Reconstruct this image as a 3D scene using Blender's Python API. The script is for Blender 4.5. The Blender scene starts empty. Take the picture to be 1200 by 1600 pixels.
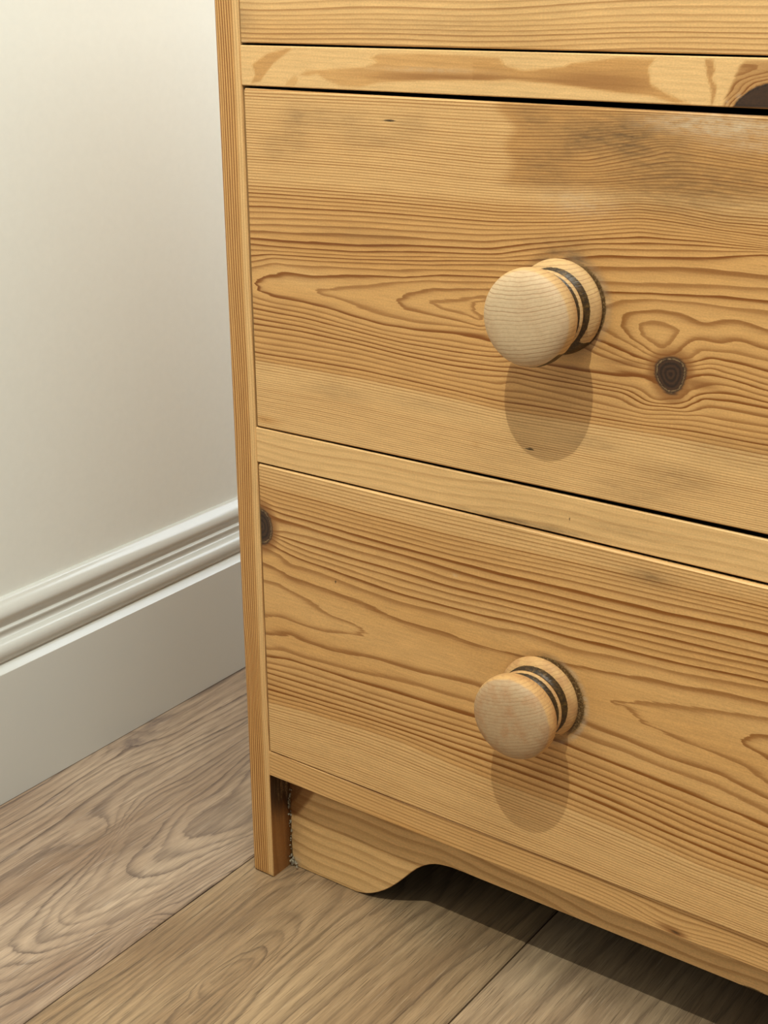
import bpy, math, random
import numpy as np

# ------------------------------------------------------------------ camera, light, exposure
SC = bpy.context.scene
COL = SC.collection
cam_data = bpy.data.cameras.new('camera')
cam_data.sensor_fit = 'VERTICAL'; cam_data.sensor_height = 36.0
cam_data.lens = 2.16482 * 1000 * 36 / 1600
cam_data.clip_start = 0.02
cam = bpy.data.objects.new('camera', cam_data); COL.objects.link(cam)
cam.location = (0.50809, -0.58221, 0.55067)
cam.rotation_euler = (1.20703, 0.00608, 0.61881)
SC.camera = cam

world = bpy.data.worlds.new('room_light'); SC.world = world
world.use_nodes = True
bg = world.node_tree.nodes['Background']
bg.inputs['Color'].default_value = (0.95, 1.0, 0.96, 1)
bg.inputs['Strength'].default_value = 0.29

def light(name, kind, loc, energy, color, rot=(0, 0, 0), **kw):
    d = bpy.data.lights.new(name, kind); d.energy = energy; d.color = color
    for k, v in kw.items(): setattr(d, k, v)
    o = bpy.data.objects.new(name, d); COL.objects.link(o)
    o.location = loc; o.rotation_euler = rot
    return o
# small bare lamp in front of the chest, a little above it
light('lamp', 'POINT', (0.285, -0.60, 1.33), 33.0, (0.96, 1.0, 0.88), shadow_soft_size=0.005)
# daylight behind the window of the back wall
light('window_daylight', 'AREA', (0.40, 0.99, 1.20), 16.0, (0.80, 0.90, 1.0), (math.radians(90), 0, math.pi),
      shape='RECTANGLE', size=0.9, size_y=0.9)

# broad soft light of the ceiling fitting
light('ceiling_light', 'AREA', (0.85, -0.20, 2.35), 40.0, (0.96, 1.0, 0.94), (0, 0, 0), shape='RECTANGLE', size=0.9, size_y=1.3)

SC.view_settings.view_transform = 'Standard'
SC.view_settings.look = 'None'
SC.view_settings.exposure = 0.0
SC.view_settings.gamma = 1.0
SC.view_settings.use_curve_mapping = False
SC.cycles.max_bounces = 6

# ------------------------------------------------------------------ measurements (metres; chest's front left floor corner is the origin)
W_IN = 0.720           # clear width between the side panels
T_PANEL = 0.0182
DEPTH = 0.42
WALL_X = -0.21566      # face of the baseboard
WALL_ANGLE = -0.0095   # the wall is not quite square to the chest
H_SIDE = 0.745

# ------------------------------------------------------------------ grain: ring number along lines read off the boards (0.1 mm)
GRAIN_MIDDLE=[(53,[(12,4993),(931,4997),(1595,4995),(2317,4996),(2902,4991)]),(34.5,[(11,4725),(929,4728),(1531,4712),(2095,4733),(2383,4799),(2470,4821),(2603,4812),(2922,4786)]),(17,[(10,4454),(927,4478),(1609,4482),(1923,4502),(2340,4554),(2511,4551),(2735,4531),(2946,4533)]),(10,[(8,4245),(926,4303),(1540,4335),(2052,4410),(2346,4454),(2631,4455),(2955,4444)]),(7,[(21,4145),(740,4182),(1615,4261),(2138,4356),(2504,4389),(2957,4422)]),(5,[(17,4077),(180,4113),(500,4130),(1191,4182),(1616,4230),(2142,4273),(2510,4306),(2966,4326)]),(4,[(16,4045),(179,4083),(447,4095),(892,4131),(1338,4172),(1617,4195),(2156,4211),(2574,4240),(2972,4263)]),(3,[(1627,3832),(1342,3841),(1122,3830),(922,3830),(734,3851),(541,3879),(374,3890),(173,3895),(70,3915),(44,3958),(125,4014),(263,4043),(446,4043),(675,4074),(1046,4104),(1265,4141),(1618,4167),(2172,4159),(2396,4179),(2751,4206),(2977,4210)]),(2,[(1551,3890),(1122,3873),(923,3887),(735,3915),(504,3965),(673,4011),(924,4058),(1194,4104),(1618,4142),(2182,4096),(2276,4132),(2423,4152),(2639,4164),(2811,4164),(2981,4168)]),(1,[(1513,3901),(1341,3915),(1195,3921),(1045,3934),(993,3972),(1075,4025),(1223,4062),(1590,4104)]),(0,[(1512,3931),(1414,3951),(1283,3964),(1193,3996),(1340,4023),(1524,4061)]),(0.3,[(1548,4000),(1695,4008)]),(1,[(2466,3897),(2336,3955),(2283,4006),(2287,4052),(2341,4083),(2452,4108),(2584,4107),(2691,4080),(2760,4100),(2852,4112),(2989,4087)]),(0,[(2370,4029),(2430,4052),(2516,4051),(2578,4021),(2545,3959),(2500,3929),(2437,3950),(2386,3983),(2370,4029)]),(-0.6,[(2473,3994)]),(1,[(2573,3918),(2629,3971),(2677,3995),(2769,3990),(2860,4015),(2998,3993)]),(0.35,[(2649,4027),(2755,4047),(2873,4069),(2993,4042)]),(2,[(2643,3904),(2690,3944),(2829,3958),(3003,3945)]),(3,[(2645,3881),(2736,3915),(2857,3912),(3007,3893)]),(5,[(2642,3844),(2739,3868),(2862,3853),(3013,3833)]),(2,[(2158,3983),(2301,3938),(2441,3887)]),(3,[(2068,3946),(2223,3905),(2358,3869),(2450,3858)]),(5,[(2054,3882),(2192,3848),(2344,3824),(2433,3819)]),(6,[(1702,3774),(1919,3761),(2091,3758),(2265,3762),(2397,3776)]),(7,[(1703,3748),(2117,3727),(2317,3723),(2364,3721),(2491,3679),(2614,3709),(2652,3748),(2746,3791),(2837,3799),(3019,3778)]),(9,[(1705,3693),(2303,3686),(2431,3647),(2618,3660),(2720,3720),(2849,3729),(3024,3725)]),(11,[(1706,3643),(2067,3622),(2434,3601),(2696,3639),(3031,3643)]),(7,[(11,3781),(370,3776),(733,3753),(1045,3731),(1344,3726),(1629,3734)]),(11,[(4,3651),(366,3657),(731,3651),(1045,3634),(1345,3621),(1632,3622)]),(16,[(-12,3511),(397,3516),(729,3519),(1045,3512),(1347,3505),(1636,3492),(2184,3506),(2568,3514),(3044,3512)]),(31,[(-4,3312),(482,3320),(919,3314),(1641,3299),(2428,3299),(3064,3301)]),(48,[(0,3109),(476,3110),(917,3110),(1646,3109),(2440,3111),(3082,3114)]),]
GRAIN_LOWER=[(20,[(13,2879),(915,2876),(1653,2887),(2454,2892),(3103,2898)]),(10,[(8,2670),(117,2649),(369,2652),(714,2645),(1043,2643),(1358,2637),(1659,2646),(2087,2668),(2629,2680),(3122,2703)]),(8.5,[(79,2613),(176,2598),(367,2592),(713,2587),(1661,2580),(2634,2609),(3128,2632)]),(7,[(117,2492),(184,2507),(364,2515),(712,2508),(1043,2513),(1360,2496),(1663,2503),(2120,2515),(2639,2538),(3136,2557)]),(4,[(105,2436),(192,2411),(360,2389),(710,2377),(1043,2365),(1362,2369),(1666,2384),(2126,2404),(2647,2421),(3146,2452)]),(2,[(131,2347),(232,2310),(448,2309),(708,2289),(1043,2271),(1363,2281),(1669,2287),(1814,2304),(2105,2292),(2385,2317),(2654,2326),(2907,2353),(3153,2376)]),(1,[(16,2266),(117,2251),(229,2224),(533,2216),(775,2201),(1043,2160),(1365,2152),(1521,2144),(1740,2174),(2083,2201),(2322,2223),(2524,2253),(2724,2265),(2913,2289),(3159,2312)]),(0,[(20,2158),(133,2161),(351,2108),(529,2059),(704,2045),(791,2011),(703,1976),(490,1924),(345,1918),(160,1931),(8,1899)]),(-0.55,[(11,2024),(251,2023),(468,1989)]),(0.4,[(954,2068),(1260,2041),(1594,2047),(1990,2064),(2253,2083),(2363,2087)]),(0.4,[(863,1933),(1261,1934),(1514,1945),(1956,1947),(2223,1946),(2426,1943)]),(1,[(2,1774),(213,1826),(341,1804),(523,1807),(874,1854),(1207,1868),(1526,1897),(1880,1884),(2185,1877),(2413,1864),(2690,1835),(2951,1835),(3210,1785)]),(2,[(5,1676),(151,1709),(338,1707),(699,1731),(1042,1771),(1370,1781),(1513,1785),(2174,1793),(2417,1786),(2695,1764),(2958,1753),(3217,1711)]),(3,[(2,1627),(207,1660),(698,1668),(1042,1680),(1530,1694),(2075,1709),(2423,1685),(2835,1664),(3224,1630)]),(7,[(5,1477),(331,1487),(695,1505),(1042,1513),(1689,1536),(2110,1536),(2471,1516),(2867,1478),(3241,1458)]),(0,[(3201,1872),(3073,1917),(2943,1934),(2748,1947),(2625,1956),(2517,1977),(2457,2028),(2378,2070),(2533,2122),(2667,2145),(2796,2164),(3167,2228)]),(-1,[(3189,2000),(3099,2030),(3060,2064),(3104,2114),(3176,2137)]),(-1.6,[(3167,2067)]),(12,[(8,1310),(326,1340),(764,1363),(1042,1366),(1375,1344),(1695,1333),(2119,1329),(2483,1312),(2883,1280),(3258,1279)]),(22,[(0,1131),(689,1171),(1378,1152),(2128,1139),(2897,1109),(3275,1098)]),(33,[(-3,959),(686,978),(1380,967),(2136,959),(2910,939),(3290,944)]),]
GRAIN_PLANK_A=[(0,[(1674,331),(1547,5),(1447,-196),(1391,-321),(1348,-233),(1268,-82),(1186,74),(1113,320),(1138,571),(1060,923)]),(-0.8,[(1450,561),(1392,294),(1357,87)]),(1.2,[(1731,265),(1671,-10),(1611,-410),(1473,-667),(1451,-897),(1382,-1037),(1314,-811),(1250,-603),(1150,-443),(1072,-187),(1048,-24),(1024,143),(1005,359),(982,743),(927,1129)]),(2.4,[(1782,207),(1737,-130),(1702,-503),(1612,-843),(1499,-1143),(1406,-1351),(1344,-1240),(1220,-1032),(1154,-831),(1065,-537),(911,-122),(846,130),(824,347),(882,590),(855,1210)]),(3.3,[(1819,164),(1781,-224),(1700,-927),(1502,-1434),(1330,-1530),(1246,-1479),(1184,-1295),(1085,-975),(1019,-603),(942,-244),(837,-27),(755,220),(786,562),(782,1293)]),(5,[(687,-1037),(650,-593),(564,-70),(509,365),(544,683),(631,1464)]),(7,[(335,-747),(350,-374),(277,78),(265,379),(310,560),(394,838),(448,1673)]),(8.5,[(195,-632),(181,-228),(152,193),(135,478),(33,626),(30,782),(152,845),(237,998),(256,1891)]),(4.6,[(1548,-1746),(1621,-1537),(1698,-1128),(1773,-576)]),(6.2,[(1758,-1919),(1800,-1691),(1816,-1238)]),(5.2,[(1851,-656),(1865,-222)]),]
GRAIN_PLANK_B=[(0,[(2600,-1267),(2605,-989),(2633,-787),(2602,-675),(2502,-747),(2461,-1041)]),(1.3,[(2484,-1440),(2443,-896),(2472,-603),(2517,-430),(2608,-422),(2667,-629),(2697,-1050),(2728,-1265)]),(2.6,[(2357,-1466),(2313,-882),(2347,-347),(2429,-15),(2583,-59),(2675,-317),(2731,-899),(2783,-1225)]),(4.2,[(2185,-1239),(2165,-595),(2117,-80),(2240,268)]),(6.5,[(2057,-1173),(2047,-794),(1996,-38)]),(4.2,[(2894,-1146),(2811,-553),(2822,-67),(2878,213)]),(6,[(3071,-1019),(3068,-529),(3104,-96),(3157,351)]),(9,[(3470,-734),(3476,-366),(3515,87),(3556,576)]),(10,[(3602,-639),(3612,-61),(3681,373)]),]
RAIL_PATCHES=[[(67,5022),(99,5069),(80,5119),(190,5176),(327,5205),(351,5199),(231,5130),(180,5083),(134,5034)],[(296,5017),(321,5046),(370,5074),(393,5048),(360,5015)],[(394,5075),(449,5097),(558,5105),(695,5118),(815,5126),(889,5150),(845,5170),(903,5188),(1187,5197),(1589,5188),(1643,5134),(1592,5087),(1188,5072),(902,5052),(784,5026),(663,5027),(572,5053),(511,5081),(448,5070)],[(1443,5166),(1521,5167),(1597,5156),(1724,5133),(1930,5154),(1966,5170),(2197,5200),(2377,5199),(2346,5160),(2362,5092),(2431,5060),(2554,5016),(2478,5017),(2365,5043),(2206,5052),(2042,5066),(1849,5080),(1650,5089),(1523,5083),(1445,5081)],[(2603,5204),(2641,5201),(2655,5158),(2642,5125),(2671,5092),(2656,5015),(2645,5014),(2640,5082),(2620,5129)]]
RAIL_KNOT=[(2743,5011),(2763,5043),(2805,5079),(2840,5100),(2890,5116),(2963,5118),(2973,5013)]
RAIL_KNOT_HALO=[(2697,5012),(2715,5069),(2740,5128),(2759,5173),(2782,5203),(2954,5208),(2973,5017)]

def tps(data, sx=0.38, step=4.0, lam=0.02):
    """thin plate spline through ring lines; returns f(x, z) with x, z in mm"""
    P, V = [], []
    for v, q in data:
        q = np.array(q, float) / 10
        for k in range(len(q)):
            P.append(q[k]); V.append(v)
            if k + 1 < len(q):
                n = int(np.hypot((q[k+1][0]-q[k][0]) * sx, q[k+1][1]-q[k][1]) / step)
                for j in range(1, n + 1):
                    P.append(q[k] + (q[k+1]-q[k]) * j / (n + 1)); V.append(v)
    P = np.array(P) * [sx, 1] / 100; V = np.array(V, float); n = len(P)
    def ker(A, B):
        d2 = ((A[:, None, :] - B[None, :, :]) ** 2).sum(-1)
        return 0.5 * d2 * np.log(d2 + 1e-12)
    K = ker(P, P) + lam * 1e-3 * np.eye(n)
    Q = np.c_[np.ones(n), P]
    A = np.block([[K, Q], [Q.T, np.zeros((3, 3))]])
    w = np.linalg.solve(A, np.r_[V, 0, 0, 0])
    def ev(x, z):
        X = np.c_[np.ravel(x) * sx, np.ravel(z)] / 100; out = np.empty(len(X))
        for i in range(0, len(X), 4000):
            B = X[i:i+4000]
            out[i:i+4000] = ker(B, P) @ w[:n] + np.c_[np.ones(len(B)), B] @ w[n:]
        return out.reshape(np.shape(x))
    def f(x, z, slope=False):
        a = ev(x, z)
        if not slope: return a
        return a, np.hypot((ev(x + 0.5, z) - a) / 0.5, (ev(x, z + 0.5) - a) / 0.5)
    return f

def line_width(grad, mm=3.4, most=0.44):
    """share of a ring that is latewood: about mm wide, less where rings crowd"""
    return np.clip(mm * grad, 0.04, most)

def sstep(a, b, x):
    t = np.clip((x - a) / (b - a), 0, 1); return t * t * (3 - 2 * t)

def poly_mask(poly, x, z, soft):
    """1 inside the polygon (0.1 mm points), fading over soft mm"""
    P = np.array(poly, float) / 10; inside = np.zeros(np.shape(x), bool); d = np.full(np.shape(x), 1e9)
    for k in range(len(P)):
        a, b = P[k], P[(k + 1) % len(P)]
        c = ((a[1] > z) != (b[1] > z)) & (x < (b[0]-a[0]) * (z-a[1]) / (b[1]-a[1] + 1e-12) + a[0])
        inside ^= c
        e = b - a; t = np.clip(((x-a[0])*e[0] + (z-a[1])*e[1]) / (e @ e + 1e-9), 0, 1)
        d = np.minimum(d, np.hypot(x-a[0]-t*e[0], z-a[1]-t*e[1]))
    return sstep(-soft, soft, np.where(inside, d, -d))

def spot(x, z, cx, cz, rx, rz, p=1.0):
    return np.exp(-((((x-cx)/rx)**2 + ((z-cz)/rz)**2) ** p))

def curve_at(q, x):
    q = np.array(sorted(q), float) / 10
    return np.interp(x, q[:, 0], q[:, 1])

# ------------------------------------------------------------------ node helper
class NT:
    def __init__(s, name):
        s.m = bpy.data.materials.new(name); s.m.use_nodes = True; s.t = s.m.node_tree
        s.t.nodes.clear()
        s.out = s.t.nodes.new('ShaderNodeOutputMaterial')
        s.b = s.t.nodes.new('ShaderNodeBsdfPrincipled')
        s.t.links.new(s.b.outputs[0], s.out.inputs[0])
        s.obj = s.node('ShaderNodeTexCoord').outputs['Object']
    def node(s, kind, **kw):
        n = s.t.nodes.new(kind)
        for k, v in kw.items(): setattr(n, k, v)
        return n
    def put(s, sock, v):
        if isinstance(v, bpy.types.NodeSocket): s.t.links.new(v, sock)
        elif isinstance(v, (tuple, list)) and len(v) == 3 and sock.type == 'RGBA': sock.default_value = (*v, 1)
        else: sock.default_value = v
    def math(s, op, a, b=0.0, c=None, clamp=False):
        n = s.node('ShaderNodeMath', operation=op, use_clamp=clamp)
        s.put(n.inputs[0], a); s.put(n.inputs[1], b)
        if c is not None: s.put(n.inputs[2], c)
        return n.outputs[0]
    def mix(s, f, a, b, mode='MIX'):
        n = s.node('ShaderNodeMix', data_type='RGBA', blend_type=mode)
        s.put(n.inputs[0], f); s.put(n.inputs[6], a); s.put(n.inputs[7], b)
        return n.outputs[2]
    def vscale(s, v, sc):
        n = s.node('ShaderNodeVectorMath', operation='MULTIPLY'); s.put(n.inputs[0], v); n.inputs[1].default_value = sc
        return n.outputs[0]
    def noise(s, v, scale=1.0, detail=3.0, rough=0.5, dist=0.0):
        n = s.node('ShaderNodeTexNoise'); s.put(n.inputs['Vector'], v)
        n.inputs['Scale'].default_value = scale; n.inputs['Detail'].default_value = detail
        n.inputs['Roughness'].default_value = rough; n.inputs['Distortion'].default_value = dist
        return n.outputs['Fac']
    def white(s, v):
        n = s.node('ShaderNodeTexWhiteNoise', noise_dimensions='1D'); s.put(n.inputs['W'], v)
        return n.outputs['Value']
    def rng(s, v, a, b, c=0.0, d=1.0, smooth=False):
        n = s.node('ShaderNodeMapRange', interpolation_type='SMOOTHSTEP' if smooth else 'LINEAR')
        s.put(n.inputs[0], v); s.put(n.inputs[1], a); s.put(n.inputs[2], b); s.put(n.inputs[3], c); s.put(n.inputs[4], d)
        return n.outputs[0]
    def ramp(s, v, stops):
        n = s.node('ShaderNodeValToRGB'); s.put(n.inputs[0], v); r = n.color_ramp
        while len(r.elements) < len(stops): r.elements.new(0.5)
        for e, (p, c) in zip(r.elements, stops):
            e.position = p; e.color = (c, c, c, 1) if not isinstance(c, tuple) else (*c, 1)
        return n.outputs['Color']
    def attr(s, name):
        return s.node('ShaderNodeAttribute', attribute_type='GEOMETRY', attribute_name=name)
    def sep(s, v):
        n = s.node('ShaderNodeSeparateXYZ'); s.put(n.inputs[0], v); return n.outputs
    def bump(s, h, dist, strength=1.0):
        n = s.node('ShaderNodeBump'); s.put(n.inputs['Height'], h); n.inputs['Distance'].default_value = dist
        n.inputs['Strength'].default_value = strength
        s.t.links.new(n.outputs[0], s.b.inputs['Normal'])
    def done(s, col, rough, spec=0.5):
        s.put(s.b.inputs['Base Color'], col); s.put(s.b.inputs['Roughness'], rough)
        s.b.inputs['Specular IOR Level'].default_value = spec
        return s.m

def lin(r, g, b):
    f = lambda c: (c/255)/12.92 if c/255 <= 0.04045 else ((c/255 + 0.055)/1.055) ** 2.4
    return (f(r), f(g), f(b))

# ------------------------------------------------------------------ materials
def pine(name, along='x'):
    """waxed pine; ring numbers, heartwood, line strength, grime, pale worn spots, knots and painted gap shade come from the board's own attributes"""
    s = NT(name)
    ring = s.attr('ring').outputs['Fac']; mk = s.attr('mask'); mask = s.node('ShaderNodeSeparateColor')
    s.put(mask.inputs[0], mk.outputs['Color'])
    tone, line, grime = mask.outputs[0], mask.outputs[1], mask.outputs[2]
    m2 = s.node('ShaderNodeSeparateColor'); s.put(m2.inputs[0], s.attr('wear_shade').outputs['Color'])
    pale, knot, dark = m2.outputs[0], m2.outputs[1], m2.outputs[2]
    st = (9, 40, 110) if along == 'x' else (110, 40, 9)
    fine = (26, 200, 700) if along == 'x' else (700, 200, 26)
    wob = s.noise(s.vscale(s.obj, st), 1.0, 3.0, 0.55)
    wob2 = s.noise(s.vscale(s.obj, fine), 1.0, 2.0, 0.6)
    r = s.math('ADD', ring, s.math('MULTIPLY', s.math('SUBTRACT', wob, 0.5), 0.55))
    r = s.math('ADD', r, s.math('MULTIPLY', s.math('SUBTRACT', wob2, 0.5), 0.22))
    t = s.math('FRACT', r); rid = s.math('FLOOR', r)
    rnd = s.white(rid)
    u = s.math('DIVIDE', s.math('SUBTRACT', 1.0, t), s.math('MULTIPLY', s.attr('width').outputs['Fac'], 2.0))
    prof = s.ramp(u, [(0.0, 0.5), (0.05, 0.95), (0.15, 1.0), (0.30, 0.80), (0.46, 0.32), (0.68, 0.10), (1.0, 0.0)])
    amp = s.math('MULTIPLY', line, s.rng(rnd, 0, 1, 0.6, 1.15))
    lw = s.math('MULTIPLY', prof, amp, clamp=True)
    patch = s.noise(s.vscale(s.obj, (7, 20, 26) if along == 'x' else (26, 20, 7)), 1.0, 4.0, 0.6)
    tn = s.math('ADD', tone, s.math('MULTIPLY', s.math('SUBTRACT', patch, 0.5), 0.55), clamp=True)
    base = s.mix(tn, SAP, HEART)
    fleck = s.noise(s.vscale(s.obj, (60, 300, 900) if along == 'x' else (900, 300, 60)), 1.0, 3.0, 0.6)
    base = s.mix(1.0, base, s.ramp(fleck, [(0.25, 0.86), (0.75, 1.08)]), 'MULTIPLY')
    late = s.mix(tn, lin(150, 93, 32), lin(126, 70, 16))
    col = s.mix(lw, base, late)
    spk = s.noise(s.vscale(s.obj, (900, 1200, 1500)), 1.0, 2.0, 0.6)
    col = s.mix(1.0, col, s.ramp(spk, [(0.3, 0.90), (0.7, 1.07)]), 'MULTIPLY')
    # grime: fine grey-brown scuffing
    g1 = s.noise(s.vscale(s.obj, (90, 300, 420)), 1.0, 4.0, 0.7)
    gm = s.math('MULTIPLY', grime, s.rng(g1, 0.30, 0.70, 0.25, 1.0), clamp=True)
    col = s.mix(gm, col, lin(98, 72, 44))
    p1 = s.noise(s.vscale(s.obj, (160, 300, 420)), 1.0, 4.0, 0.7)
    pm = s.math('MULTIPLY', pale, s.rng(p1, 0.34, 0.68, 0.1, 0.9), clamp=True)
    col = s.mix(pm, col, lin(214, 196, 168))
    # dark dirt, glue, splits and painted gap shade, broken up by noise
    d1 = s.noise(s.vscale(s.obj, (700, 700, 800)), 1.0, 5.0, 0.75)
    dm = s.rng(s.math('ADD', dark, s.math('MULTIPLY', s.math('SUBTRACT', d1, 0.5), 0.9)), 0.42, 0.62, 0, 1, True)
    dm = s.math('MULTIPLY', dm, s.rng(dark, 0.02, 0.15), clamp=True)
    col = s.mix(dm, col, s.ramp(d1, [(0.30, lin(46, 30, 15)), (0.52, lin(92, 66, 34)), (0.68, lin(168, 142, 100))]))
    col = s.mix(s.rng(dark, 0.85, 1.0), col, lin(22, 15, 9))  # deepens splits and the painted shade on gap sides
    # knots: amber halo, dark heart with a cracked rim
    kring = s.math('SINE', s.math('MULTIPLY', s.math('ADD', knot, s.math('MULTIPLY', s.math('SUBTRACT', d1, 0.5), 0.10)), 44.0))
    halo = s.rng(knot, 0.05, 0.42, 0, 0.75, True)
    col = s.mix(halo, col, lin(128, 76, 30))
    kd = s.math('ADD', knot, s.math('MULTIPLY', s.math('SUBTRACT', wob2, 0.5), 0.12))
    heart = s.rng(kd, 0.40, 0.52, 0, 1, True)
    kcol = s.mix(s.rng(kring, -1, 1, 0, 0.55), lin(40, 24, 14), lin(84, 54, 32))
    rim = s.math('MULTIPLY', s.rng(kd, 0.50, 0.53, 0, 1), s.rng(kd, 0.53, 0.57, 1, 0))
    kcol = s.mix(s.math('MULTIPLY', rim, s.rng(d1, 0.4, 0.6, 0.1, 0.75)), kcol, lin(176, 140, 96))
    col = s.mix(heart, col, kcol)
    h = s.math('ADD', s.math('MULTIPLY', lw, 0.2), s.math('MULTIPLY', fleck, 0.5))
    h = s.math('ADD', h, s.math('MULTIPLY', gm, -0.6))
    s.bump(h, 0.0005, 0.28)
    return s.done(col, s.rng(fleck, 0.2, 0.8, 0.42, 0.58), 0.4)

SAP = lin(227, 183, 124)
HEART = lin(208, 155, 91)
PINE_X = pine('pine_along', 'x')
PINE_Z = pine('pine_upright', 'z')

def oak():
    s = NT('oak_plank')
    ring = s.attr('ring').outputs['Fac']
    pt = s.attr('tint').outputs['Fac']
    v = s.obj
    wob = s.noise(s.vscale(v, (60, 9, 10)), 1.0, 4.0, 0.6)
    wob2 = s.noise(s.vscale(v, (420, 30, 10)), 1.0, 3.0, 0.6)
    r = s.math('ADD', ring, s.math('MULTIPLY', s.math('SUBTRACT', wob, 0.5), 0.7))
    r = s.math('ADD', r, s.math('MULTIPLY', s.math('SUBTRACT', wob2, 0.5), 0.45))
    t = s.math('FRACT', r); rnd = s.white(s.math('FLOOR', r))
    prof = s.ramp(t, [(0.0, 0.7), (0.10, 0.15), (0.35, 0.0), (0.62, 0.18), (0.85, 0.75), (0.95, 1.0), (1.0, 0.9)])
    big = s.noise(s.vscale(v, (16, 4, 10)), 1.0, 4.0, 0.6)
    base = s.mix(s.rng(big, 0.32, 0.68, 0, 1), lin(192, 162, 124), lin(148, 118, 86))
    tex = s.noise(s.vscale(v, (330, 11, 10)), 1.0, 5.0, 0.7)
    base = s.mix(1.0, base, s.ramp(tex, [(0.30, 0.68), (0.5, 0.97), (0.70, 1.16)]), 'MULTIPLY')
    lw = s.math('MULTIPLY', prof, s.rng(rnd, 0, 1, 0.35, 1.0), clamp=True)
    lw = s.math('MULTIPLY', lw, s.rng(wob, 0.3, 0.6, 0.55, 1.0))
    lw = s.math('MULTIPLY', lw, s.attr('line').outputs['Fac'])
    col = s.mix(lw, base, lin(92, 72, 56))
    pores = s.noise(s.vscale(v, (1300, 30, 10)), 1.0, 2.0, 0.6)
    pm = s.rng(pores, 0.56, 0.68, 0, 0.6, True)
    col = s.mix(pm, col, lin(96, 74, 54))
    fib = s.noise(s.vscale(v, (1600, 70, 10)), 1.0, 3.0, 0.65)
    col = s.mix(1.0, col, s.ramp(fib, [(0.3, 0.86), (0.7, 1.10)]), 'MULTIPLY')
    lt = s.noise(s.vscale(v, (900, 30, 10)), 1.0, 2.0, 0.5)
    col = s.mix(s.rng(lt, 0.62, 0.74, 0, 0.4), col, lin(206, 182, 150))
    k = s.attr('knot').outputs['Fac']
    kn = s.noise(s.vscale(v, (120, 60, 10)), 1.0, 4.0, 0.6)
    col = s.mix(s.math('MULTIPLY', k, s.rng(kn, 0.35, 0.6, 0.2, 1.0), clamp=True), col, lin(92, 76, 66))
    col = s.mix(1.0, col, s.mix(pt, (0.84, 0.83, 0.83), (1.02, 1.09, 1.36)), 'MULTIPLY')
    h = s.math('SUBTRACT', tex, s.math('ADD', s.math('MULTIPLY', pm, 0.8), s.math('MULTIPLY', lw, 0.4)))
    s.bump(h, 0.0005, 0.35)
    return s.done(col, s.rng(tex, 0.2, 0.8, 0.40, 0.52), 0.45)
OAK = oak()

def plain(name, col, rough, spec=0.5, grain=None):
    s = NT(name)
    if grain:
        n = s.noise(s.vscale(s.obj, (grain, grain, grain)), 1.0, 4.0, 0.6)
        c = s.mix(1.0, col, s.ramp(n, [(0.3, 0.985), (0.7, 1.01)]), 'MULTIPLY')
        s.bump(n, 0.0002, 0.06)
    else: c = col
    return s.done(c, rough, spec)
WALL_PAINT = plain('wall_paint', lin(234, 234, 226), 0.65, 0.3, 180)
GLOSS_PAINT = plain('satin_wood_paint', lin(206, 204, 196), 0.15, 0.5)
UNDERLAY = plain('underlay', lin(46, 36, 28), 0.9, 0.1)
FRAME_PAINT = plain('window_paint', lin(236, 236, 232), 0.35)
FILLER = plain('filler', lin(158, 146, 124), 0.9, 0.2, 600)
RAW = plain('drawer_box_wood', lin(70, 48, 28), 0.8, 0.2, 60)

def glass():
    s = NT('window_glass')
    tr = s.node('ShaderNodeBsdfTransparent'); gl = s.node('ShaderNodeBsdfGlossy'); gl.inputs['Roughness'].default_value = 0.02
    mx = s.node('ShaderNodeMixShader'); mx.inputs[0].default_value = 0.06
    s.t.links.new(tr.outputs[0], mx.inputs[1]); s.t.links.new(gl.outputs[0], mx.inputs[2])
    s.t.links.new(mx.outputs[0], s.out.inputs[0])
    return s.m
GLASS = glass()

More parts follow.
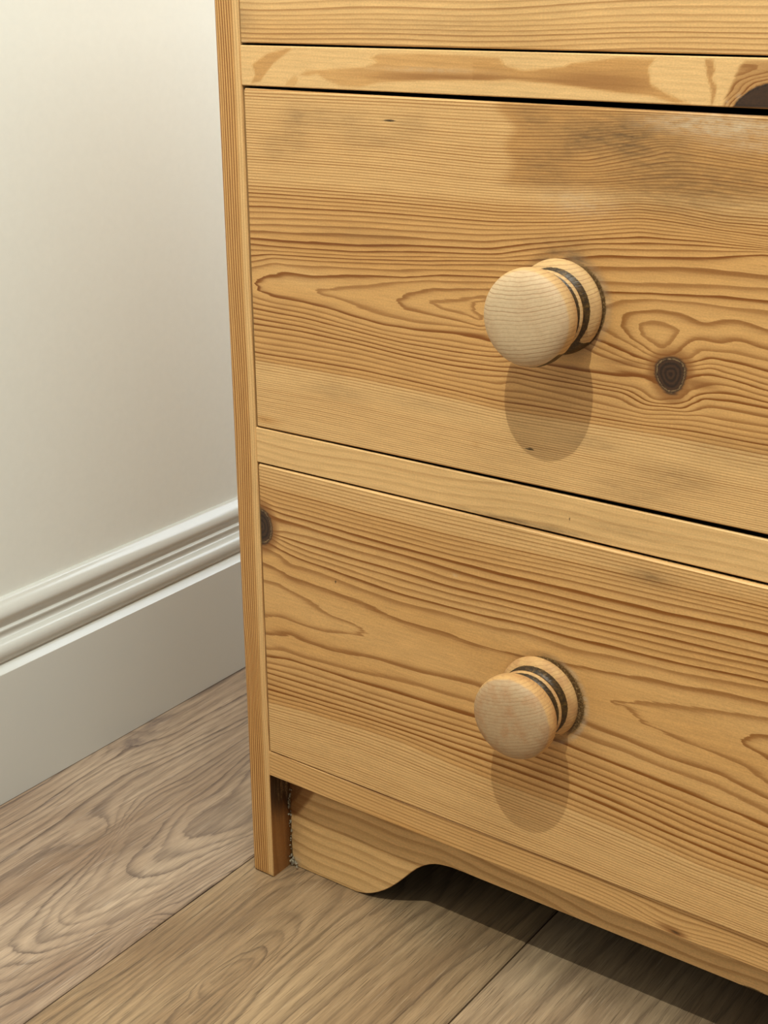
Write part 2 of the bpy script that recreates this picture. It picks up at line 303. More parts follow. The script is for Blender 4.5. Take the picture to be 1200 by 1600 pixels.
def knob_wood(name, bare, varnish, seed, streak, under):
    s = NT(name)
    v = s.obj
    st = s.attr('stain').outputs['Fac']; face = s.attr('face').outputs['Fac']
    c = s.sep(v)
    n1 = s.noise(s.vscale(v, (60, 60, 60)), 1.0 + seed, 4.0, 0.6)
    n2 = s.noise(s.vscale(v, (500, 500, 500)), 1.0, 4.0, 0.75)
    # fine growth lines, nearly level, gently arched
    q = s.math('ADD', c[2], s.math('MULTIPLY', c[0], -0.17 - 0.12*seed))
    q = s.math('ADD', q, s.math('MULTIPLY', s.math('MULTIPLY', c[0], c[0]), -5.0))
    ph = s.math('ADD', s.math('MULTIPLY', q, 500.0), s.math('MULTIPLY', n1, 1.6))
    ph = s.math('ADD', ph, s.math('MULTIPLY', n2, 0.2))
    t = s.math('FRACT', ph)
    ln = s.ramp(t, [(0.0, 0.5), (0.12, 0.0), (0.7, 0.0), (0.9, 0.9), (1.0, 0.7)])
    ln = s.math('MULTIPLY', ln, s.rng(s.white(s.math('FLOOR', ph)), 0, 1, 0.2, streak))
    fm = s.rng(s.math('ADD', face, s.math('MULTIPLY', s.math('SUBTRACT', n1, 0.5), 0.5)), 0.35, 0.62, 0, 1, True)
    base = s.mix(fm, varnish, bare)
    base = s.mix(s.rng(n1, 0.44, 0.66, 0, 0.6 if seed else 0.2), base, lin(172, 120, 76))
    base = s.mix(1.0, base, s.ramp(n2, [(0.3, 0.90), (0.7, 1.06)]), 'MULTIPLY')
    base = s.mix(ln, base, lin(150, 108, 72))
    # old dark varnish left in the turned grooves and on the underside
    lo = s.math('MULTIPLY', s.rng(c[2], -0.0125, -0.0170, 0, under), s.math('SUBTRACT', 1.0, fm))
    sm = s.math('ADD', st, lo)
    dm = s.rng(s.math('ADD', sm, s.math('MULTIPLY', s.math('SUBTRACT', n2, 0.5), 0.7)), 0.45, 0.62, 0, 1, True)
    dcol = s.ramp(n2, [(0.3, lin(34, 22, 10)), (0.55, lin(72, 50, 20)), (0.74, lin(120, 88, 40)), (0.78, lin(200, 180, 140))])
    col = s.mix(dm, base, dcol)
    s.bump(s.math('ADD', s.math('MULTIPLY', n2, 0.6), s.math('MULTIPLY', ln, -0.5)), 0.0005, 0.4)
    return s.done(col, s.rng(dm, 0, 1, 0.62, 0.4), 0.35)

# ------------------------------------------------------------------ mesh helpers
def link(name, verts, faces, mat, parent=None, attrs=None, smooth=False, mats=None):
    me = bpy.data.meshes.new(name)
    me.from_pydata([tuple(map(float, v)) for v in verts], [], [tuple(int(i) for i in f) for f in faces])
    me.materials.append(mat)
    for k, a in (attrs or {}).items():
        a = np.asarray(a, np.float32)
        if a.ndim == 1:
            at = me.attributes.new(k, 'FLOAT', 'POINT'); at.data.foreach_set('value', a)
        else:
            at = me.attributes.new(k, 'FLOAT_COLOR', 'POINT')
            at.data.foreach_set('color', np.c_[a, np.ones(len(a), np.float32)].astype(np.float32).ravel())
    if smooth:
        for p in me.polygons: p.use_smooth = True
    me.update()
    o = bpy.data.objects.new(name, me); COL.objects.link(o)
    if parent is not None: o.parent = parent
    return o

def box_data(x0, x1, y0, y1, z0, z1, c=0.0):
    """box, optionally with chamfered edges along z and x"""
    if c <= 0:
        v = [(x, y, z) for x in (x0, x1) for y in (y0, y1) for z in (z0, z1)]
        return v, [(0,1,3,2), (4,6,7,5), (0,4,5,1), (2,3,7,6), (0,2,6,4), (1,5,7,3)]
    v = []; idx = {}
    for ix, x in enumerate((x0, x1)):
        for iy, y in enumerate((y0, y1)):
            for iz, z in enumerate((z0, z1)):
                sx, sy, sz = (c, -c)[ix], (c, -c)[iy], (c, -c)[iz]
                idx[ix,iy,iz,0] = len(v); v.append((x, y+sy, z+sz))
                idx[ix,iy,iz,1] = len(v); v.append((x+sx, y, z+sz))
                idx[ix,iy,iz,2] = len(v); v.append((x+sx, y+sy, z))
    f = []
    r = ((0,0), (0,1), (1,1), (1,0))
    for a in (0, 1):
        f.append([idx[a,i,j,0] for i, j in r]); f.append([idx[i,a,j,1] for i, j in r]); f.append([idx[i,j,a,2] for i, j in r])
    for i, j in r:
        f.append([idx[i,j,0,0], idx[i,j,1,0], idx[i,j,1,1], idx[i,j,0,1]])
        f.append([idx[i,0,j,0], idx[i,1,j,0], idx[i,1,j,2], idx[i,0,j,2]])
        f.append([idx[0,i,j,1], idx[1,i,j,1], idx[1,i,j,2], idx[0,i,j,2]])
    for i in (0,1):
        for j in (0,1):
            for k in (0,1): f.append([idx[i,j,k,0], idx[i,j,k,1], idx[i,j,k,2]])
    return v, f

def fix_normals(o):
    import bmesh
    bm = bmesh.new(); bm.from_mesh(o.data); bmesh.ops.recalc_face_normals(bm, faces=bm.faces); bm.to_mesh(o.data); bm.free()
    return o

def join(parts):
    V, F = [], []
    for v, f in parts:
        n = len(V); V += list(v); F += [tuple(i + n for i in q) for q in f]
    return V, F

def board(name, xs, bot, top, nz, th, mat, parent, field, y0=0.0, c=0.0006, corner=0.0, gap_shade=True, lean=0.0):
    """upright board facing -y: columns at xs, bottom/top edge curves, a fine grid on the face, eased edges"""
    xs = np.array(sorted(set([xs[0] + c] + list(xs) + [xs[-1] - c]))); nx = len(xs)
    b = np.array([bot(x) for x in xs]); t = np.array([top(x) for x in xs])
    if corner:
        for k in (0, -1):
            b[k] += corner; t[k] -= corner
    u = np.linspace(0, 1, nz)
    Z = np.empty((nx, nz + 2))
    for i in range(nx):
        inner = b[i] + c + (t[i] - b[i] - 2*c) * u
        Z[i] = np.r_[b[i], inner, t[i]]
    X = np.repeat(xs[:, None], nz + 2, 1)
    Y = np.full_like(X, y0) - lean * np.minimum(X, 0.4) / 0.3; Y[0, :] += c; Y[-1, :] += c; Y[:, 0] += c; Y[:, -1] += c
    n = nx * (nz + 2); m = nz + 2
    V = np.c_[X.ravel(), Y.ravel(), Z.ravel()]
    I = np.arange(n).reshape(nx, m)
    F = np.c_[I[:-1, :-1].ravel(), I[1:, :-1].ravel(), I[1:, 1:].ravel(), I[:-1, 1:].ravel()].tolist()
    ring = np.r_[I[:, 0], I[-1, 1:], I[::-1, -1][1:], I[0, ::-1][1:-1]]
    mid = V[ring].copy(); mid[:, 1] = y0 + c + 0.0016
    back = V[ring].copy(); back[:, 1] = y0 + th
    k = len(ring)
    for i in range(k): F.append([ring[i], n + i, n + (i + 1) % k, ring[(i + 1) % k]])
    for i in range(k): F.append([n + i, n + k + i, n + k + (i + 1) % k, n + (i + 1) % k])
    F.append([n + k + i for i in range(k)])
    V = np.r_[V, mid, back]
    a = field(V[:, 0] * 1000, V[:, 2] * 1000)
    if gap_shade: a['wear_shade'][n:, 2] = 1.0          # gap sides near black: their shade is put into the colour
    o = link(name, V, F, mat, parent, a)
    return o

def pack(x, ring, tone=0, line=1, grime=0, pale=0, knot=0, dark=0, width=0.42):
    o = np.ones_like(x)
    return {'ring': ring + 100, 'width': o*width, 'mask': np.c_[o*tone, o*line, o*grime], 'wear_shade': np.c_[o*pale, o*knot, o*dark]}

# ------------------------------------------------------------------ setting: floor, walls, baseboard
def setting(o, name=None):
    o['kind'] = 'structure'; return o

floor = setting(link('floor', *box_data(0-0.035, 2.6, -1.6, 1.05, -0.03, -0.0085), UNDERLAY))
floor.location = (WALL_X, 0, 0); floor.rotation_euler = (0, 0, WALL_ANGLE)

PW, P0 = 0.1964, -0.0079
def plank(i, s0, s1, t0, t1, field, tint, fine):
    g, c = 0.0005, 0.0008
    xs = np.r_[s0+g, np.linspace(s0+g+c, s1-g-c, 60 if fine else 5), s1-g]
    ys = np.r_[t0+g, np.linspace(t0+g+c, t1-g-c, 150 if fine else 12), t1-g]
    X, Y = np.meshgrid(xs, ys, indexing='ij'); Z = np.zeros_like(X)
    Z[0] -= c; Z[-1] -= c; Z[:, 0] -= c; Z[:, -1] -= c
    nx, ny = X.shape; I = np.arange(nx*ny).reshape(nx, ny)
    V = np.c_[X.ravel(), Y.ravel(), Z.ravel()]
    F = np.c_[I[:-1,:-1].ravel(), I[1:,:-1].ravel(), I[1:,1:].ravel(), I[:-1,1:].ravel()].tolist()
    ringv = np.r_[I[:,0], I[-1,1:], I[::-1,-1][1:], I[0,::-1][1:-1]]; k = len(ringv); n = nx*ny
    back = V[ringv].copy(); back[:, 2] = -0.008
    for j in range(k): F.append([ringv[j], n+j, n+(j+1) % k, ringv[(j+1) % k]])
    F.append([n+j for j in range(k)][::-1])
    V = np.r_[V, back]
    a = field(V[:,0]*1000, V[:,1]*1000)
    a['tint'] = np.full(len(V), tint)
    a.setdefault('knot', np.zeros(len(V)))
    o = link('plank', V, F, OAK, floor, a)
    return o

fA = tps(GRAIN_PLANK_A, 1.0, 6.0, 0.5); fB = tps(GRAIN_PLANK_B, 1.0, 6.0, 0.5)
def plank_a(x, y):
    a, gr = fA(x, np.clip(y, -330, 330), True)
    return {'ring': 50 + 1.6 * a, 'line': 1.0 - 0.7*sstep(0.16, 0.40, gr),
            'knot': 0.9 * spot(x, y, 12, 73, 9, 14) + 0.7 * spot(x, y, 6, 106, 7, 16)}
def plank_b(x, y):
    return {'ring': 50 + 1.3 * fB(x, np.clip(y, -330, 200)), 'line': 0.8 + 0.1*np.sin(x*0.05)}
def plank_plain(ph):
    def f(x, y):
        return {'ring': 80 + ph + x/11 + 1.2*np.sin(y/190 + ph) + 0.6*np.sin(x/17+ph), 'line': np.full(len(x), 0.65)}
    return f
rnd = random.Random(4)
for row in range(0, 12):
    s0, s1 = P0 + row*PW, P0 + (row+1)*PW
    if row == 0: s0 = -0.015
    off = [(-0.62, 0.66), (-0.52, 0.76), (-0.70, 0.58)][row % 3]
    cuts = [-1.55, off[0], off[1], 1.02]
    for j in range(3):
        main = (j == 1)
        f = plank_a if (row == 0 and main) else plank_b if (row == 1 and main) else plank_plain(row*3.7 + j*1.9)
        plank(row, s0, s1, cuts[j], cuts[j+1], f, {0: 1.0, 1: 0.0, 2: 0.3}.get(row, 0.5) if main else rnd.uniform(.3, .8),
              main and row < 4)

# wall behind the baseboard
wall = setting(fix_normals(link('wall_left', *box_data(-0.14, -0.0205, -1.6, 1.05, -0.03, 2.4), WALL_PAINT)))
wall.location = floor.location; wall.rotation_euler = floor.rotation_euler
prof = [(-0.0205, 0.1462), (-0.0175, 0.1458), (-0.0150, 0.1435), (-0.0125, 0.1412), (-0.0108, 0.1388), (-0.0100, 0.1362),
        (-0.0103, 0.1340), (-0.0112, 0.1318), (-0.0122, 0.1298), (-0.0128, 0.1280), (-0.0128, 0.1270), (-0.0112, 0.1262),
        (-0.0108, 0.1254), (-0.0110, 0.1244), (-0.0118, 0.1225), (-0.0118, 0.1206), (-0.0108, 0.1195), (-0.0090, 0.1190),
        (-0.0066, 0.1178), (-0.0046, 0.1158), (-0.0036, 0.1132), (-0.0036, 0.1104), (-0.0044, 0.1078), (-0.0056, 0.1056),
        (-0.0068, 0.1042), (-0.0068, 0.1034), (-0.0008, 0.0996), (-0.0002, 0.0991), (0.0, 0.0982),
        (0.0, 0.0006), (-0.0006, 0.0), (-0.0205, 0.0)]
# round the moulding: Catmull-Rom through the profile points
P = np.array(prof); fine = [tuple(P[0])]
for i in range(0, 24):
    p0, p1, p2, p3 = P[max(i-1, 0)], P[i], P[i+1], P[min(i+2, 24)]
    for t in (0.25, 0.5, 0.75, 1.0):
        fine.append(tuple(0.5*((2*p1) + (p2-p0)*t + (2*p0-5*p1+4*p2-p3)*t*t + (3*p1-p0-3*p2+p3)*t**3)))
prof = fine + prof[25:]
V = []; F = []; k = len(prof)
for y in (-1.6, 0.95):
    V += [(d, y, z) for d, z in prof]
for i in range(k): F.append([i, (i+1) % k, k + (i+1) % k, k + i])
F += [list(range(k))[::-1], list(range(k, 2*k))]
bb = setting(fix_normals(link('baseboard_left', V, F, GLOSS_PAINT, smooth=True)))
bb.data.set_sharp_from_angle(angle=math.radians(22))
bb.location = floor.location; bb.rotation_euler = floor.rotation_euler

# back wall with a window behind the chest
wx0, wx1, wz0, wz1 = -0.10, 0.90, 0.70, 1.70
parts = [box_data(-0.40, wx0, 0.96, 1.04, -0.03, 2.4), box_data(wx1, 2.4, 0.96, 1.04, -0.03, 2.4),
         box_data(wx0, wx1, 0.96, 1.04, -0.03, wz0), box_data(wx0, wx1, 0.96, 1.04, wz1, 2.4)]
setting(fix_normals(link('wall_back', *join(parts), WALL_PAINT)))
fw = 0.035
win = setting(fix_normals(link('window_1', *join([box_data(wx0, wx0+fw, 0.965, 1.01, wz0, wz1), box_data(wx1-fw, wx1, 0.965, 1.01, wz0, wz1),
      box_data(wx0+fw, wx1-fw, 0.965, 1.01, wz0, wz0+fw), box_data(wx0+fw, wx1-fw, 0.965, 1.01, wz1-fw, wz1)]), FRAME_PAINT)))
fix_normals(link('pane', *box_data(wx0+fw, wx1-fw, 0.980, 0.984, wz0+fw, wz1-fw), GLASS, win))

# ------------------------------------------------------------------ chest of drawers
chest = bpy.data.objects.new('chest_of_drawers', None); COL.objects.link(chest)
chest['label'] = 'waxed pine chest of drawers with round wooden knobs standing on oak plank floor'
chest['category'] = 'chest of drawers'

Z1, Z2, Z3, Z4, Z5, Z6 = 0.52138, 0.50108, 0.31108, 0.28987, 0.09572, 0.07811
FAR = W_IN
def cols(dx=0.001, x0=0.0, x1=FAR):
    return list(np.r_[np.arange(x0, 0.35, dx), np.linspace(0.35, x1, 60)])

# side panels: front edge shows upright grain, its outer corner is rounded off
def side_panel(x_in, sgn):
    t, r = T_PANEL, 0.0035
    sec = [(0, DEPTH), (0, 0.30), (0, 0.0205), (0, 0.0180), (0, 0.012), (0, 0.006), (0, 0.0006), (-0.0006, 0.0)]
    sec += [(x, 0.0) for x in np.linspace(-0.0018, -t + r + 0.0004, 14)]
    sec += [(-t + r - r*math.sin(a), r - r*math.cos(a)) for a in np.linspace(0, math.pi/2, 6)]
    sec += [(-t, 0.10), (-t, DEPTH)]
    zs = np.r_[0.0, 0.0012, np.linspace(0.004, 0.09, 40), np.linspace(0.092, H_SIDE, 260)]
    k = len(sec); V = []
    rng = np.random.RandomState(3)
    for i, z in enumerate(zs):
        ins = 0.0012 if i == 0 else 0.0
        for x, y in sec:
            xx = x + (ins if x < -t*0.6 else -ins*0.3); yy = y + (ins*0.8 if y < 0.001 else 0)
            V.append((x_in + sgn*xx, yy, z))
    F = []
    for i in range(len(zs)-1):
        for j in range(k):
            a, b = i*k + j, i*k + (j+1) % k
            F.append([a, b, b + k, a + k])
    F += [list(range(k))[::-1], list(range((len(zs)-1)*k, len(zs)*k))]
    V = np.array(V); xl = (V[:,0] - x_in) * sgn * 1000; y = V[:,1]*1000; z = V[:,2]*1000
    xe = xl - 0.15*y*(xl < -17)
    ring = xe/1.75 + 0.5*np.sin(z/75) + 0.35*np.sin(z/31+1) + 0.25*np.sin(z/190 + xe/6) + y*0.12
    ring += 1.6*np.exp(-((z-145)/30)**2)*np.sin((xe+9)/6.0)
    tone = sstep(-3.0, -5.0, xl)*0.85 + 0.05
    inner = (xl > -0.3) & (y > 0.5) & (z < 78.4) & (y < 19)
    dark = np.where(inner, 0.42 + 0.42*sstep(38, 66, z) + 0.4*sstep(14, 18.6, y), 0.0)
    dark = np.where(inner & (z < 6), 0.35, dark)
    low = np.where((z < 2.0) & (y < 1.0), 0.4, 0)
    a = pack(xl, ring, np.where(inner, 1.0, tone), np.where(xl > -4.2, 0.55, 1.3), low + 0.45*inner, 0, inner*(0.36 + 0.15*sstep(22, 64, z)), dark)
    return fix_normals(link('side_panel', V, F, PINE_Z, chest, a))
side_panel(0.0, 1)
side_panel(FAR, -1)

fix_normals(link('back_panel', *box_data(0.0002, FAR-0.0002, DEPTH-0.010, DEPTH, 0.001, H_SIDE), RAW, chest))
fix_normals(link('bottom_panel', *box_data(0.0002, FAR-0.0002, 0.0605, DEPTH-0.0102, Z6, Z6+0.012), RAW, chest))
tp = board('top', list(np.linspace(-T_PANEL-0.012, FAR+T_PANEL+0.012, 120)), lambda x: H_SIDE, lambda x: H_SIDE+0.02, 8, DEPTH+0.02, PINE_X, chest,
      lambda x, z: pack(x, z/1.5, 0.5, 0.6), y0=-0.015, c=0.002, gap_shade=False)

# ---- drawer fronts
fM, fL = tps(GRAIN_MIDDLE), tps(GRAIN_LOWER)
def knob_grime(x, z, cx, cz, r0, w, ang=None):
    r = np.hypot(x-cx, z-cz); a = np.arctan2(z-cz, x-cx)
    m = sstep(r0+w, r0, r)
    return m, r, a

def field_top(x, z):
    ring = 6 + (z - 521)/2.55 + 0.5*np.sin(x/70) + 0.25*np.sin(x/23+1) - 0.004*x
    ring += 0.6*np.exp(-((z-536)/6)**2)
    tone = 0.25 + 0.25*np.sin(z/9.0) + 0.15*spot(x, z, 40, 530, 40, 12)
    grime = 0.55*spot(x, z, 1, 534, 9, 8) + 0.25*spot(x, z, 120, 532, 40, 5)
    dark = 0.55*spot(x, z, 0.5, 522.5, 3, 1.2)
    return pack(x, ring, np.clip(tone, 0, 1), 0.62, grime, 0.75*spot(x, z, 3, 522.3, 5, 1.0), 0, dark)

B_UP = [q for v, q in GRAIN_MIDDLE if v == 17][0]
B_LO = [q for v, q in GRAIN_MIDDLE if v == 16][0]
def field_middle(x, z):
    xc = np.minimum(x, 312.0)
    ring, gr = fM(xc, z, True); ring = ring + 0.012*(x-xc)
    up = curve_at(B_UP, xc); lo = curve_at(B_LO, xc)
    tone = 0.22 + 0.62*sstep(up+9, up-3, z)*sstep(lo-1.2, lo+1.2, z) - 0.22*sstep(lo+1, lo-1.5, z)
    top_right = sstep(158, 174, x + 0.12*(z-470) + 3*np.sin(z/2.7) + 2*np.sin(z/6.1+1))*sstep(447, 460, z - 0.03*x)
    tone = np.maximum(tone, 1.25*top_right*(1-0.45*sstep(474, 456, z)))
    tone += 0.35*spot(x, z, 80, 420, 60, 6) - 0.25*spot(x, z, 35, 403, 25, 6)
    tone += 0.4*spot(x, z, 150, 328+0, 2, 2)
    line = 0.88 + 0.12*sstep(up+8, up-2, z)*sstep(lo-1, lo+1, z)
    line = np.where(z < lo, 0.70 + 0.1*np.sin(z/4), line)
    line -= 0.12*sstep(470, 490, z)
    g = 0
    rs = np.random.RandomState(8)
    for cx, cz, rx, rz, a in ((201, 485, 13, 8, .6), (222, 487, 14, 9, .6), (240, 484, 18, 12, .35), (178, 492, 9, 6, .35), (60, 487, 30, 6, .3), (85, 478, 22, 5, .28),
                              (35, 480, 10, 14, .32), (20, 470, 8, 8, .25), (110, 486, 12, 7, .3), (250, 460, 50, 16, .22), (185, 470, 14, 10, .3),
                              (60, 342, 22, 5, .3), (120, 344, 30, 4, .25), (215, 341, 16, 4, .35), (262, 332, 22, 7, .38), (240, 320, 22, 6, .3), (290, 350, 30, 9, .25),
                              (80, 428, 30, 5, .22), (262, 466, 40, 14, .28)):
        g = g + a*spot(x, z, cx, cz, rx, rz, 1.4)
    g = g + 0.26*top_right
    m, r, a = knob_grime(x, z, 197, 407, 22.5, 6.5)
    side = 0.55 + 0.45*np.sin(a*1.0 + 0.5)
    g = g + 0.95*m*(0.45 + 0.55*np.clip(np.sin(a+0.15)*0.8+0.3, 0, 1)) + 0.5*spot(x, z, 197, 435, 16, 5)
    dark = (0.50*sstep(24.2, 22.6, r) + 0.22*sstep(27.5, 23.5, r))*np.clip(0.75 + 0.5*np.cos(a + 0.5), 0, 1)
    dark = dark + 1.0*spot(x, z, 96.5, 487.1, 3.0, 0.4) + 0.55*spot(x, z, 96, 487.4, 8, .7) + 0.95*spot(x, z, 182, 331.7, 4.0, 0.8)
    dark = dark + 0.8*spot(x, z, 18.8, 324.1, 0.7, 0.7) + 0.45*spot(x, z, 68.8, 496.5, 1.8, 1.8)
    tone = tone + 0.9*spot(x, z, 8, 316.8, 9, 2.2)
    dark = dark + 0.50*spot(x, z, 7, 316.7, 8, 1.4)
    pale = 0.75*spot(x, z, 268, 493.5, 32, 4.5, 1.5) + 0.4*spot(x, z, 290, 486, 26, 3) + 0.35*spot(x, z, 203, 455, 18, 6)
    pale = pale + 0.30*sstep(28, 24, r)*np.clip(np.cos(a-0.2), 0, 1)
    d = np.hypot((x-254.9)/7.4, (z-381.5)/8.4)
    d = d*(1 + 0.06*np.cos(3*np.arctan2(z-381.5, x-254.9) + 1))
    knot = np.clip(1 - d*0.5, 0, 1)
    knot = np.maximum(knot, 0.36*spot(x, z, 268, 379, 12, 3.2, 1.2))
    knot = np.maximum(knot, 0.30*spot(x, z, 232, 383.5, 14, 2.0, 1.2))
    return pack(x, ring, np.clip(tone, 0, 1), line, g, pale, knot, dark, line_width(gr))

B_L = [q for v, q in GRAIN_LOWER if v == 12][0]
B_A = [q for v, q in GRAIN_LOWER if v == 10][0]
def field_lower(x, z):
    xc = np.minimum(x, 325.0)
    ring, gr = fL(xc, z, True); ring = ring + 0.012*(x-xc)
    lo = curve_at(B_L, xc); up = curve_at(B_A, xc)
    tone = 0.72 - 0.72*sstep(lo+1.5, lo-1.5, z)
    tone -= 0.45*sstep(up+9, up+14, z)
    line = np.where(z < lo, 0.72, 1.0) - 0.35*sstep(up+9, up+13, z)
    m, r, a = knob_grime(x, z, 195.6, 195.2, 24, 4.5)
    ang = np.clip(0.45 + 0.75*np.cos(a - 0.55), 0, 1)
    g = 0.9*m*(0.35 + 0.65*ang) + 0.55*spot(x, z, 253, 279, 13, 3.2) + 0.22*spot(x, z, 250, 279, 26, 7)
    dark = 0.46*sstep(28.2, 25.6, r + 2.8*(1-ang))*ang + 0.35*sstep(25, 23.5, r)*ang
    dark = dark + 0.9*spot(x, z, 57, 227.5, 0.9, 1.4) + 0.7*spot(x, z, 7.5, 147, 0.9, 0.7)
    pale = 0.9*spot(x, z, 139.3, 252.2, 1.6, 0.9) + 0.6*sstep(28.5, 26, r)*sstep(24, 25.5, r)*np.clip(np.cos(a-0.1), 0, 1)
    d = np.hypot((x-1.6)/8.2, (z-249.6)/11.0); knot = np.clip(1 - d*0.5, 0, 1)
    knot = np.maximum(knot, 0.30*spot(x, z, 3, 238, 8, 5))
    tone = tone + 0.2*np.sin(z/7 + x/60)*0.4
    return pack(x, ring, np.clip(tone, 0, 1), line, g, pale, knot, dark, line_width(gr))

def drawer(z0, z1, field, gb, gt, gs, c, lean=0.0):
    """gb, gt: gap below and above at the left and right ends of the picture's part"""
    xs = cols(0.001, gs, FAR - 0.0008)
    bot = lambda x: z0 + np.interp(x, [0, 0.3, FAR], [gb[0], gb[1], gb[1]])
    top = lambda x: z1 - np.interp(x, [0, 0.3, FAR], [gt[0], gt[1], gt[1]])
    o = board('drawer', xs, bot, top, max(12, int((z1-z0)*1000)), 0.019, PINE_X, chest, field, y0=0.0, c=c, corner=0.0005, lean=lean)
    # plain box behind the front
    zb, zt = z0 + 0.008, z1 - 0.02
    fix_normals(link('drawer_box', *join([box_data(0.006, 0.018, 0.019, 0.36, zb, zt), box_data(FAR-0.018, FAR-0.006, 0.019, 0.36, zb, zt),
          box_data(0.018, FAR-0.018, 0.348, 0.36, zb, zt), box_data(0.018, FAR-0.018, 0.019, 0.348, zb, zb+0.006)]), RAW, o))
    return o
d_top = drawer(Z1, 0.7115, field_top, (0.0012, 0.0009), (0.001, 0.001), 0.0007, 0.0006)
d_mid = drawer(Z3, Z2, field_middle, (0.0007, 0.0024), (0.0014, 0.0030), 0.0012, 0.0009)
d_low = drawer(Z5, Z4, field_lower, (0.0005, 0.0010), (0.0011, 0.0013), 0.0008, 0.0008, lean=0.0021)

# ---- knobs
def make_knob(name, parent, cx, cz, mat, s=1.0):
    pr = [(0.0, 0.0, 0, 0), (0.0226, 0.0, 0.6, 0), (0.0230, -0.0006, 0.3, 0), (0.0232, -0.0016, 0.05, 0), (0.0230, -0.0030, 0, 0), (0.0223, -0.0044, 0, 0), (0.0212, -0.0055, 0, 0),
          (0.0203, -0.0062, 0.15, 0), (0.0193, -0.0068, 0.85, 0), (0.0180, -0.0076, 1, 0), (0.0170, -0.0088, 1, 0), (0.0168, -0.0102, 1, 0),
          (0.0174, -0.0114, 0.95, 0), (0.0186, -0.0122, 0.25, 0), (0.0194, -0.0128, 0, 0), (0.0197, -0.0134, 0, 0), (0.0193, -0.0142, 0.1, 0), (0.0184, -0.0149, 0.8, 0),
          (0.0172, -0.0157, 1, 0), (0.0166, -0.0168, 1, 0), (0.0170, -0.0180, 1, 0), (0.0184, -0.0193, 0.95, 0), (0.0203, -0.0208, 0.5, 0),
          (0.0219, -0.0229, 0.08, 0), (0.0229, -0.0254, 0, 0), (0.0233, -0.0280, 0, 0), (0.0232, -0.0304, 0, 0.15), (0.0226, -0.0324, 0, 0.45),
          (0.0214, -0.0342, 0, 0.8), (0.0194, -0.0357, 0, 1), (0.0165, -0.0369, 0, 1), (0.0125, -0.0378, 0, 1), (0.0075, -0.0384, 0, 1), (0.0, -0.0387, 0, 1)]
    n = 72; V = []; F = []; st = []; fc = []
    for r, y, a, b in pr[1:-1]:
        for k in range(n):
            t = 2*math.pi*k/n
            V.append((s*r*math.cos(t), s*y, s*r*math.sin(t))); st.append(a); fc.append(b)
    m = len(pr) - 2
    for i in range(m-1):
        for k in range(n):
            F.append([i*n+k, i*n+(k+1) % n, (i+1)*n+(k+1) % n, (i+1)*n+k])
    V.append((0, s*pr[-1][1], 0)); st.append(0); fc.append(1); top = len(V)-1
    for k in range(n): F.append([(m-1)*n+k, (m-1)*n+(k+1) % n, top])
    F.append(list(range(n)))
    o = fix_normals(link(name, V, F, mat, parent, {'stain': st, 'face': fc}, smooth=True))
    o.location = (cx, 0.0, cz)
    return o
K_A = knob_wood('knob_wood_pale', lin(198, 170, 134), lin(204, 166, 114), 0, 0.75, 1.2)
K_B = knob_wood('knob_wood_brown', lin(180, 150, 114), lin(204, 160, 104), 1, 0.55, 0.5)
k1 = make_knob('knob', d_mid, 0.1957, 0.4060, K_A)
k2 = make_knob('knob', d_low, 0.1935, 0.1951, K_B)
k2.scale = (1.0, 0.95, 1.0)
k1['label'] = 'pale bare turned wooden knob with dark grooves'
k2['label'] = 'browner turned wooden knob ringed with old glue'
for src, par, x, z in ((k1, d_mid, FAR-0.1957, 0.4060), (k2, d_low, FAR-0.1935, 0.1951), (k1, d_top, 0.1957, 0.617), (k2, d_top, FAR-0.1957, 0.617)):
    c = src.copy(); COL.objects.link(c); c.parent = par; c.location = (x, 0, z)
    if 'label' in c: del c['label']

# ---- rails between the drawers
def field_rail1(x, z):
    tone = np.zeros_like(x)
    for i, q in enumerate(RAIL_PATCHES): tone = np.maximum(tone, poly_mask(q, x, z, 0.7 if i in (0, 1, 4) else 0.9)*(0.85, 0.6, 0.8, 0.95, 0.8)[i])
    core = 1.0*spot(x, z, 130, 508.5, 45, 2.6, 1.5) + 0.7*spot(x, z, 210, 509, 30, 5, 1.5)
    kn = poly_mask(RAIL_KNOT, x, z, 0.9); halo = poly_mask(RAIL_KNOT_HALO, x, z, 1.2)
    knot = np.maximum(0.72*kn, 0.24*halo + 0.0)
    knot = np.maximum(knot, 0.26*tone*np.clip(core, 0, 1) + 0.16*tone + 0.10*poly_mask(RAIL_PATCHES[4], x, z, 0.6))
    ring = z/3.0 + x/90 + 2.0*tone
    kd = poly_mask(RAIL_KNOT, x, z, 9.0)
    ring = np.where(halo > 0.02, 7*kd + 0.3*np.sin(z/1.5), ring)
    tone = np.maximum(tone, 0.7*halo)
    pale = 0.4*spot(x, z, 120, 512, 30, 1.2) + 0.9*spot(x, z, 277, 505, 1.0, 2) + 0.8*spot(x, z, 272, 503.5, 0.8, 0.8)
    return pack(x, ring, np.clip(tone*1.15 + 0.3*core - 0.05, 0, 1), 0.12 + 0.9*halo*(1-kn), 0.12*spot(x, z, 60, 503, 200, 1.0), pale, knot, 0.35*spot(x, z, 285, 502, 30, 0.7))
def field_rail2(x, z):
    ring = (z-290)/4.6 + 0.35*np.sin(x/45) - x/140 + 0.2*np.sin(x/17)
    grime = 0.75*spot(x, z, 178, 291.2, 38, 1.3, 1.5) + 0.35*spot(x, z, 200, 292.5, 20, 2) + 0.3*spot(x, z, 230, 300, 40, 4)
    dark = 0.45*spot(x, z, 182, 290.8, 36, 0.9, 1.5) + 0.8*spot(x, z, 206, 299.0, 0.7, 1.2)
    return pack(x, ring, 0.02, 0.33, grime, 0, 0, dark)
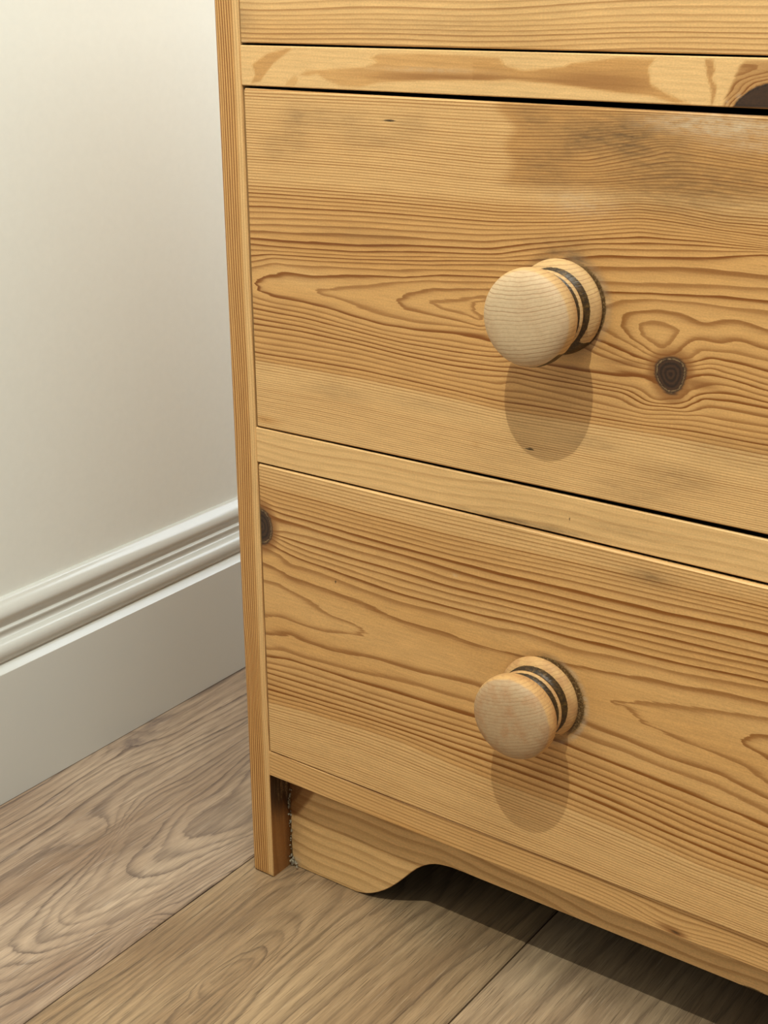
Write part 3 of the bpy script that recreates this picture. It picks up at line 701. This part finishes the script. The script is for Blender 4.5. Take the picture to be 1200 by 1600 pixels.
def field_rail3(x, z):
    ring = (z-78)/2.3 + 0.6*np.sin(x/60) + x/130 + 2.2*spot(x, z, 276, 84, 26, 8)
    knot = 0.36*spot(x, z, 276, 81.5, 10, 2.6) + 0.30*spot(x, z, 281, 79.8, 6, 1.5)
    dark = 0.6*spot(x, z, 152.0, 90, 0.8, 1.5)
    return pack(x, ring, 0.42 + 0.4*spot(x, z, 110, 79.5, 30, 2.5), 0.6, 0.15*spot(x, z, 250, 95, 90, 1), 0, knot, dark)
def rail(z0, z1, field):
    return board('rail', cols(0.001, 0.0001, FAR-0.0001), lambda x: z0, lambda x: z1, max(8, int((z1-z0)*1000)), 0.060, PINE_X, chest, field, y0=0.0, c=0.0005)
rail(Z2, Z1, field_rail1)
rail(Z4, Z3, field_rail2)
rail(Z6, Z5, field_rail3)
rail(0.7115, H_SIDE, lambda x, z: pack(x, z/2.4, 0.2, 0.4))

# ---- plinth with cut-out feet, set back under the lowest rail
PY = 0.0186
fx = [0.0, 0.054, 0.0609, 0.0660, 0.0715, 0.0765, 0.0812, 0.0865, 0.0915, 0.0962, 0.1008, 0.1055, 0.1105, 0.1150, 0.1197, 0.126, 0.134, 0.145]
fz = [0.0, 0.0002, 0.0018, 0.0040, 0.0073, 0.0110, 0.0151, 0.0205, 0.0262, 0.0318, 0.0368, 0.0408, 0.0440, 0.0460, 0.0472, 0.0481, 0.0483, 0.0482]
def foot(x):
    x = min(x, FAR - x); return float(np.interp(x, fx, fz))
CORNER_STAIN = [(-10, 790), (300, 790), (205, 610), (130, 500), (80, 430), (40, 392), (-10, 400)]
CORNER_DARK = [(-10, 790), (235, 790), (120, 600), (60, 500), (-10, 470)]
def field_plinth(x, z):
    ring = (z + 0.045*x)/7.6 + 0.35*np.sin(x/33+0.6) + 0.12*np.sin(x/11)
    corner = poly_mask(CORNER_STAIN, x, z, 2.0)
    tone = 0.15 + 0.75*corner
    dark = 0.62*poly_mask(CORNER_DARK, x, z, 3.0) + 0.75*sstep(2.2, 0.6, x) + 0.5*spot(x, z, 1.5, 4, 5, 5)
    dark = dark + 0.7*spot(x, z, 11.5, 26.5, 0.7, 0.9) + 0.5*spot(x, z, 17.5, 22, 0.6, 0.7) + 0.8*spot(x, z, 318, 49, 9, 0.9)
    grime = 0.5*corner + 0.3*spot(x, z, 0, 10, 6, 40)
    pale = 0.6*spot(x, z, 10, 68, 8, 4) + 0.8*spot(x, z, 4.5, 4, 3, 4)
    return pack(x, ring, tone - 0.15, 0.48, grime, pale, 0.30*corner, dark)
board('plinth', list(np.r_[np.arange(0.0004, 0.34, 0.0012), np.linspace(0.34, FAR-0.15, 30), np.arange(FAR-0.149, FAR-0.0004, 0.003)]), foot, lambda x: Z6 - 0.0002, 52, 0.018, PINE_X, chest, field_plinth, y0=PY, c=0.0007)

# crumbs of old filler in the corner between leg and plinth
import bmesh
bm = bmesh.new(); rr = random.Random(11)
from mathutils import Matrix
for i in range(52):
    z = rr.choice([rr.uniform(0.0008, 0.008), rr.uniform(0.002, 0.06), rr.uniform(0.03, 0.062)])
    near = 1.0 if z > 0.009 else 3.2
    r = rr.uniform(0.0003, 0.0009) * (1.25 if z < 0.008 else 1)
    x = 0.0003 + abs(rr.gauss(0, 0.0007))*near; y = PY - 0.0002 - abs(rr.gauss(0, 0.0008))*min(near, 1.6)
    q = bmesh.ops.create_icosphere(bm, subdivisions=1, radius=r, matrix=Matrix.Translation((x, y, max(z, r))) @ Matrix.Rotation(rr.random()*3, 4, 'Z') @ Matrix.Diagonal((1, rr.uniform(.6, 1), rr.uniform(.7, 2.0), 1)))
    for v in q['verts']: v.co += type(v.co)((rr.gauss(0, .2)*r, rr.gauss(0, .2)*r, rr.gauss(0, .2)*r))
me = bpy.data.meshes.new('filler_crumbs'); bm.to_mesh(me); bm.free(); me.materials.append(FILLER)
fo = bpy.data.objects.new('filler_crumbs', me); COL.objects.link(fo); fo.parent = chest
fo['kind'] = 'stuff'; fo['label'] = 'flaking off-white filler crumbs'
